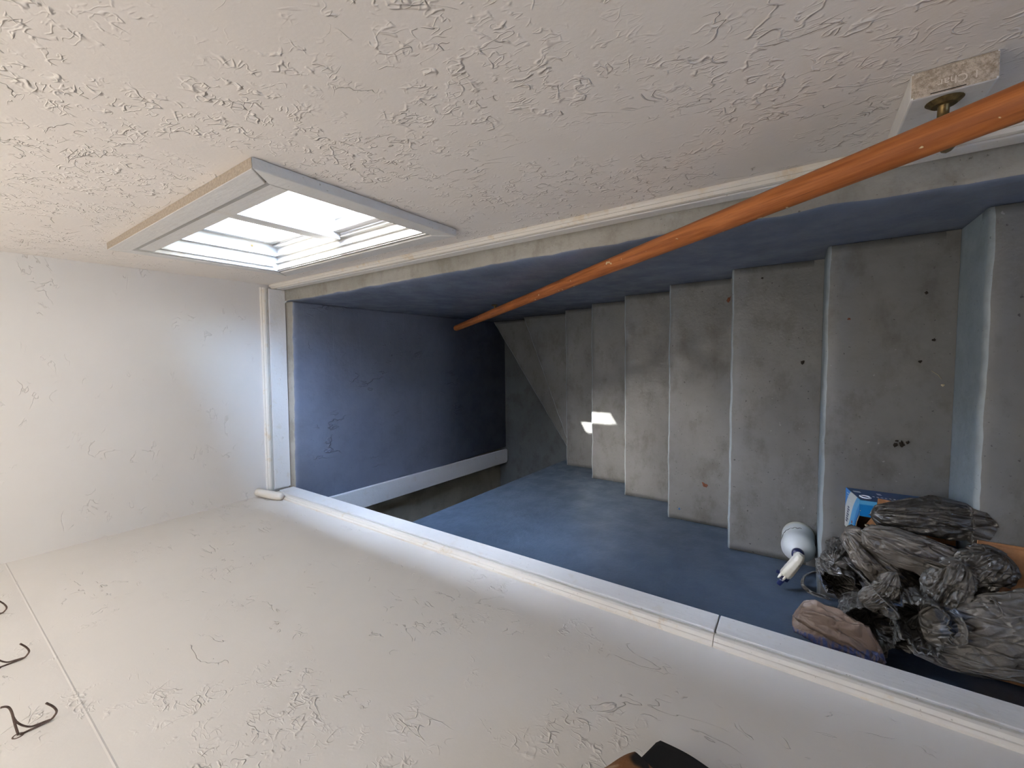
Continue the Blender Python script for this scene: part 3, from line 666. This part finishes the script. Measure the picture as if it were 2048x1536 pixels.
def pouch(label, c, ra, rb, depth, yaw, tiltx, tilty, mat, seed, zmin=None, open_=.8, amp=.22):
    """bag with an open, gathered mouth: outside, rim, inside as one sheet"""
    rot = Euler((tiltx, tilty, yaw)).to_matrix(); C0 = Vector(c)
    prof = [(.20, -1.0), (.70, -.97), (.98, -.72), (1.06, -.38), (1.02, -.08), (.95, .08), (.87, .10), (.80, .02), (.74, -.18), (.66, -.40), (.50, -.56), (.28, -.64), (.03, -.66)]
    def fn(u, v):
        a = 2 * math.pi * u; x = v * (len(prof) - 1); i = min(int(x), len(prof) - 2); t = x - i
        r = prof[i][0] * (1 - t) + prof[i + 1][0] * t; z = prof[i][1] * (1 - t) + prof[i + 1][1] * t
        inside = max(0, min(1, (v - .45) * 10))
        r *= 1 + inside * (open_ / .8 - 1)
        ca, sa = math.cos(a), math.sin(a); wv = noise.noise(Vector((ca * .9, sa * .9, seed + z * .5)))
        p1 = ridge(noise.noise(Vector((ca * 1.9, sa * 1.9, z * .5 + seed)) + Vector((wv, wv, 0)) * .5)); p2 = ridge(noise.noise(Vector((ca * 4.2, sa * 4.2, z * 1.1 + seed)))); p3 = ridge(noise.noise(Vector((ca * 8, sa * 8, z * 3 + seed))))
        r2 = r * (1 + amp * (p1 * .65 + p2 * .4 - .55) + .05 * (p3 - .5) + .26 * wv)
        z2 = z + .34 * noise.noise(Vector((ca * 1.1, sa * 1.1, seed + 9))) * max(0, 1 + z) + .10 * (p2 - .5)
        return tuple(settle(rot @ Vector((ra * r2 * ca, rb * r2 * sa, depth * z2)) + C0, zmin))
    o = grid_surface('plastic_bag', fn, 170, 84, mat, None, True); tag(o, label, 'plastic bag', 'crumpled plastic bags in the heap'); return o
def ribbon(name, pts, wid, mat, parent, seed, tw=1.0):
    P = smooth_path(pts, 9); n = len(P); v = []; f = []; m_ = 9
    for i, p in enumerate(P):
        t = (P[min(i + 1, n - 1)] - P[max(i - 1, 0)]).normalized(); a = tw * math.sin(i * .13 + seed) + seed
        u = t.orthogonal().normalized() if abs(t.z) > .95 else t.cross(Vector((0, 0, 1))).normalized(); b = t.cross(u)
        d = math.cos(a) * u + math.sin(a) * b; nn = t.cross(d)
        for j in range(m_):
            s = (j / (m_ - 1) - .5) * wid * (1 + .3 * noise.noise(Vector((i * .2, seed, 0))))
            v.append(tuple(p + d * s + nn * (.26 * wid * noise.noise(Vector((i * .10, j * .9, seed))) + .09 * wid * (-1) ** j)))
    for i in range(n - 1):
        for j in range(m_ - 1): f.append((i * m_ + j, i * m_ + j + 1, (i + 1) * m_ + j + 1, (i + 1) * m_ + j))
    o = pyd(name, v, f, mat, None, True)
    md = o.modifiers.new('sheet', 'SOLIDIFY'); md.thickness = .0008
    if parent: o.parent = parent
    return o
T0 = nz(0) + .002; T1 = nz(-1) + .0125; TB = BZ0 + .112 + .004
b1 = bundle('dark shiny bag bundle lying on the printed carton', (-.412, -.258, 1.792), (.046, .108, .050), .10, .12, M['bag2'], 3.1, 4, 0.30, (.55, .45), 0, TB)
b2 = bundle('smooth taupe bag lying across the top of the heap', (-.488, -.232, 1.855), (.048, .110, .034), -.30, .10, M['bag3'], 8.4, 5, 0.45, (.45, .35), .01, TB)
b3 = bundle('upright creased bag nearest the spray bottle', (-.580, -.104, 1.712), (.036, .072, .042), .05, 1.25, M['bag'], 14.2, 7, 0.63, (.7, .45), 0, T0)
b4 = bundle('long pleated grey bag in the middle of the heap', (-.540, -.165, 1.820), (.040, .100, .044), -.72, .15, M['bag3'], 21.7, 8, 0.60, (.30, .55), .012)
b5 = pouch('large gathered bag with open mouth near the wall board', (-.672, -.150, 1.890), .052, .056, .15, .2, -.08, .10, M['bag'], 33.3, T0, .95)
b6 = pouch('looped bag between the creased bag and the open bag', (-.628, -.098, 1.800), .036, .050, .11, -.3, .12, .0, M['bag'], 37.9, T0, .95)
b7 = pouch('cup-shaped open bag with bluish inside', (-.604, -.232, 1.960), .054, .046, .12, .35, 0, .16, M['bag_blue'], 45.2, None, 1.0)
b8 = bundle('crumpled grey bag beside the flat cardboard', (-.530, -.276, 1.905), (.036, .066, .044), 1.25, .1, M['bag'], 52.5, 8, 0.68, (.5, .25), 0)
b9 = bundle('broad thin bag spread over the flat cardboard', (-.595, -.350, 1.930), (.070, .120, .034), .55, .10, M['bag'], 61.8, 5, 0.63, (.35, .5), .02, T1)
b10 = bundle('tan bag with a blue printed stripe against the wall board', (-.690, -.085, 1.940), (.050, .092, .026), -.22, -.08, M['bag_tan'], 75.1, 3.4, 0.69, (.22, .72), -.012, None, 1.1)
b11 = bundle('dark creased bag at the corner of the flat cardboard', (-.492, -.335, 1.870), (.046, .058, .036), .9, 0, M['bag2'], 83.4, 8, 0.72, (.4, .4), 0, T1)
b12 = bundle('dark bag at the bottom of the heap by the wall', (-.692, -.235, 1.770), (.050, .078, .13), 0, 0, M['bag2'], 91.6, 6, 0.45, (.6, .6), 0, T0)
b13 = bundle('dark bag underneath the middle of the heap', (-.585, -.215, 1.720), (.062, .088, .082), 0, 0, M['bag2'], 97.3, 6, 0.45, (.6, .6), 0, T0)
b14 = bundle('small knotted bag on top between the cup and pleated bag', (-.575, -.170, 1.905), (.026, .055, .028), 1.0, .1, M['bag'], 104.4, 9, 0.72, (.25, .5), .01)
b15 = bundle('flat grey bag edge hanging along the wall board', (-.672, -.310, 1.930), (.026, .095, .030), .12, 0, M['bag'], 111.2, 7, 0.63, (.3, .3), .006, T1)
ribbon('handle', [(-.640, -.062, 1.70), (-.660, -.020, 1.715), (-.690, -.012, 1.72), (-.705, -.035, 1.73), (-.690, -.075, 1.77)], .014, M['bag'], b6, 1.0)
ribbon('handle', [(-.650, -.215, 1.99), (-.675, -.265, 1.965), (-.690, -.30, 1.95), (-.680, -.35, 1.95), (-.665, -.42, 1.945)], .022, M['bag'], b15, 2.0)
ribbon('handle', [(-.455, -.150, 1.80), (-.466, -.195, 1.885), (-.480, -.25, 1.915), (-.492, -.305, 1.915), (-.505, -.330, 1.90)], .020, M['bag3'], b2, .6)
ribbon('handle', [(-.535, -.325, 1.93), (-.520, -.335, 1.945), (-.540, -.345, 1.95), (-.575, -.345, 1.95)], .012, M['bag'], b11, 1.8)
ribbon('handle', [(-.615, -.16, 1.91), (-.595, -.185, 1.965), (-.575, -.175, 1.955), (-.565, -.150, 1.90)], .020, M['bag'], b14, 2.4)
ribbon('handle', [(-.555, -.27, 1.965), (-.575, -.285, 1.985), (-.605, -.285, 1.98), (-.63, -.26, 1.965)], .022, M['bag'], b8, .2)
ribbon('handle', [(-.560, -.110, 1.77), (-.575, -.135, 1.83), (-.600, -.150, 1.86), (-.630, -.140, 1.87)], .026, M['bag3'], b4, 1.2)

# ------------------------------------------------------------------ litter on the stairs
def flake(name, label, cat, x, y, z, r, mat, seed, group='litter on the stair treads', el=1.0):
    n = 11; v = [(x, y, z + .0025)]; rr = random.Random(seed)
    a0 = rr.uniform(0, 6)
    for k in range(n):
        a = 2 * math.pi * k / n; q = r * rr.uniform(.5, 1.1); px, py = q * math.cos(a) * el, q * math.sin(a)
        v.append((x + px * math.cos(a0) - py * math.sin(a0), y + px * math.sin(a0) + py * math.cos(a0), z + rr.uniform(.0002, .002)))
    f = [(0, 1 + k, 1 + (k + 1) % n) for k in range(n)]
    o = pyd(name, v, f, mat); md = o.modifiers.new('body', 'SOLIDIFY'); md.thickness = .0006; md.offset = 1
    tag(o, label, cat, group); return o
tz = lambda k: nz(k) + .0018
flake('dry_leaf', 'small reddish dry leaf on a middle tread', 'leaf', -.5786, .348, tz(2), .010, M['leaf'], 1, el=1.8)
flake('dry_leaf', 'curled brown leaf at the back of a tread below the handrail', 'leaf', .2266, .265, tz(2), .008, M['leaf'], 2, el=2.0)
flake('paint_chip', 'tiny bright blue paint chip near the blue wall', 'paint chip', -.7064, .455, tz(2), .006, M['chip'], 3)
flake('dirt_clump', 'black dirt clump in the middle of the tread above the bottle', 'dirt', -.0348, .0038, tz(1), .008, M['dirt'], 4)
sm = empty('dirt_smear', (-.2616, -.2316, tz(0))); tag(sm, 'mossy black dirt smear on the tread beside the carton', 'dirt')
for i, (dx, dy, r) in enumerate(((0, 0, .007), (.006, -.012, .004), (-.004, .013, .005), (.008, .01, .003))):
    o = flake('clump', None, None, -.2616 + dx, -.2316 + dy, tz(0), r, M['dirt'], 10 + i, None, 1.6); o.parent = sm; o.matrix_parent_inverse = Matrix.Translation(-Vector(sm.location))
for i, (x, y, lab) in enumerate(((.0278, -.287, 'round dark dropping at the back of the wide tread'), (.0958, -.1062, 'reddish brown dropping near the front of the wide tread'), (-.03, -.262, 'dark dropping near the middle of the wide tread'), (.155, -.268, 'dark dropping at the wall end of the wide tread'))):
    flake('dropping', lab, 'dirt', x, y, tz(0), .0045, M['leaf'] if i == 1 else M['dirt'], 30 + i)
o = tube('straw', [(-.055, -.285, tz(0) + .001), (-.066, -.2977, tz(0) + .0014), (-.078, -.306, tz(0) + .001)], .0006, M['straw'], None, 6); tag(o, 'thin pale straw on the wide tread', 'straw')
flake('dry_leaf', 'pale dry leaf flake at the back of the wide tread', 'leaf', -.0933, -.3082, tz(0), .004, M['straw'], 41)
flake('dirt_clump', 'black dirt lump at the wall end of the tread under the rail', 'dirt', .27, .13, tz(1), .005, M['dirt'], 42)
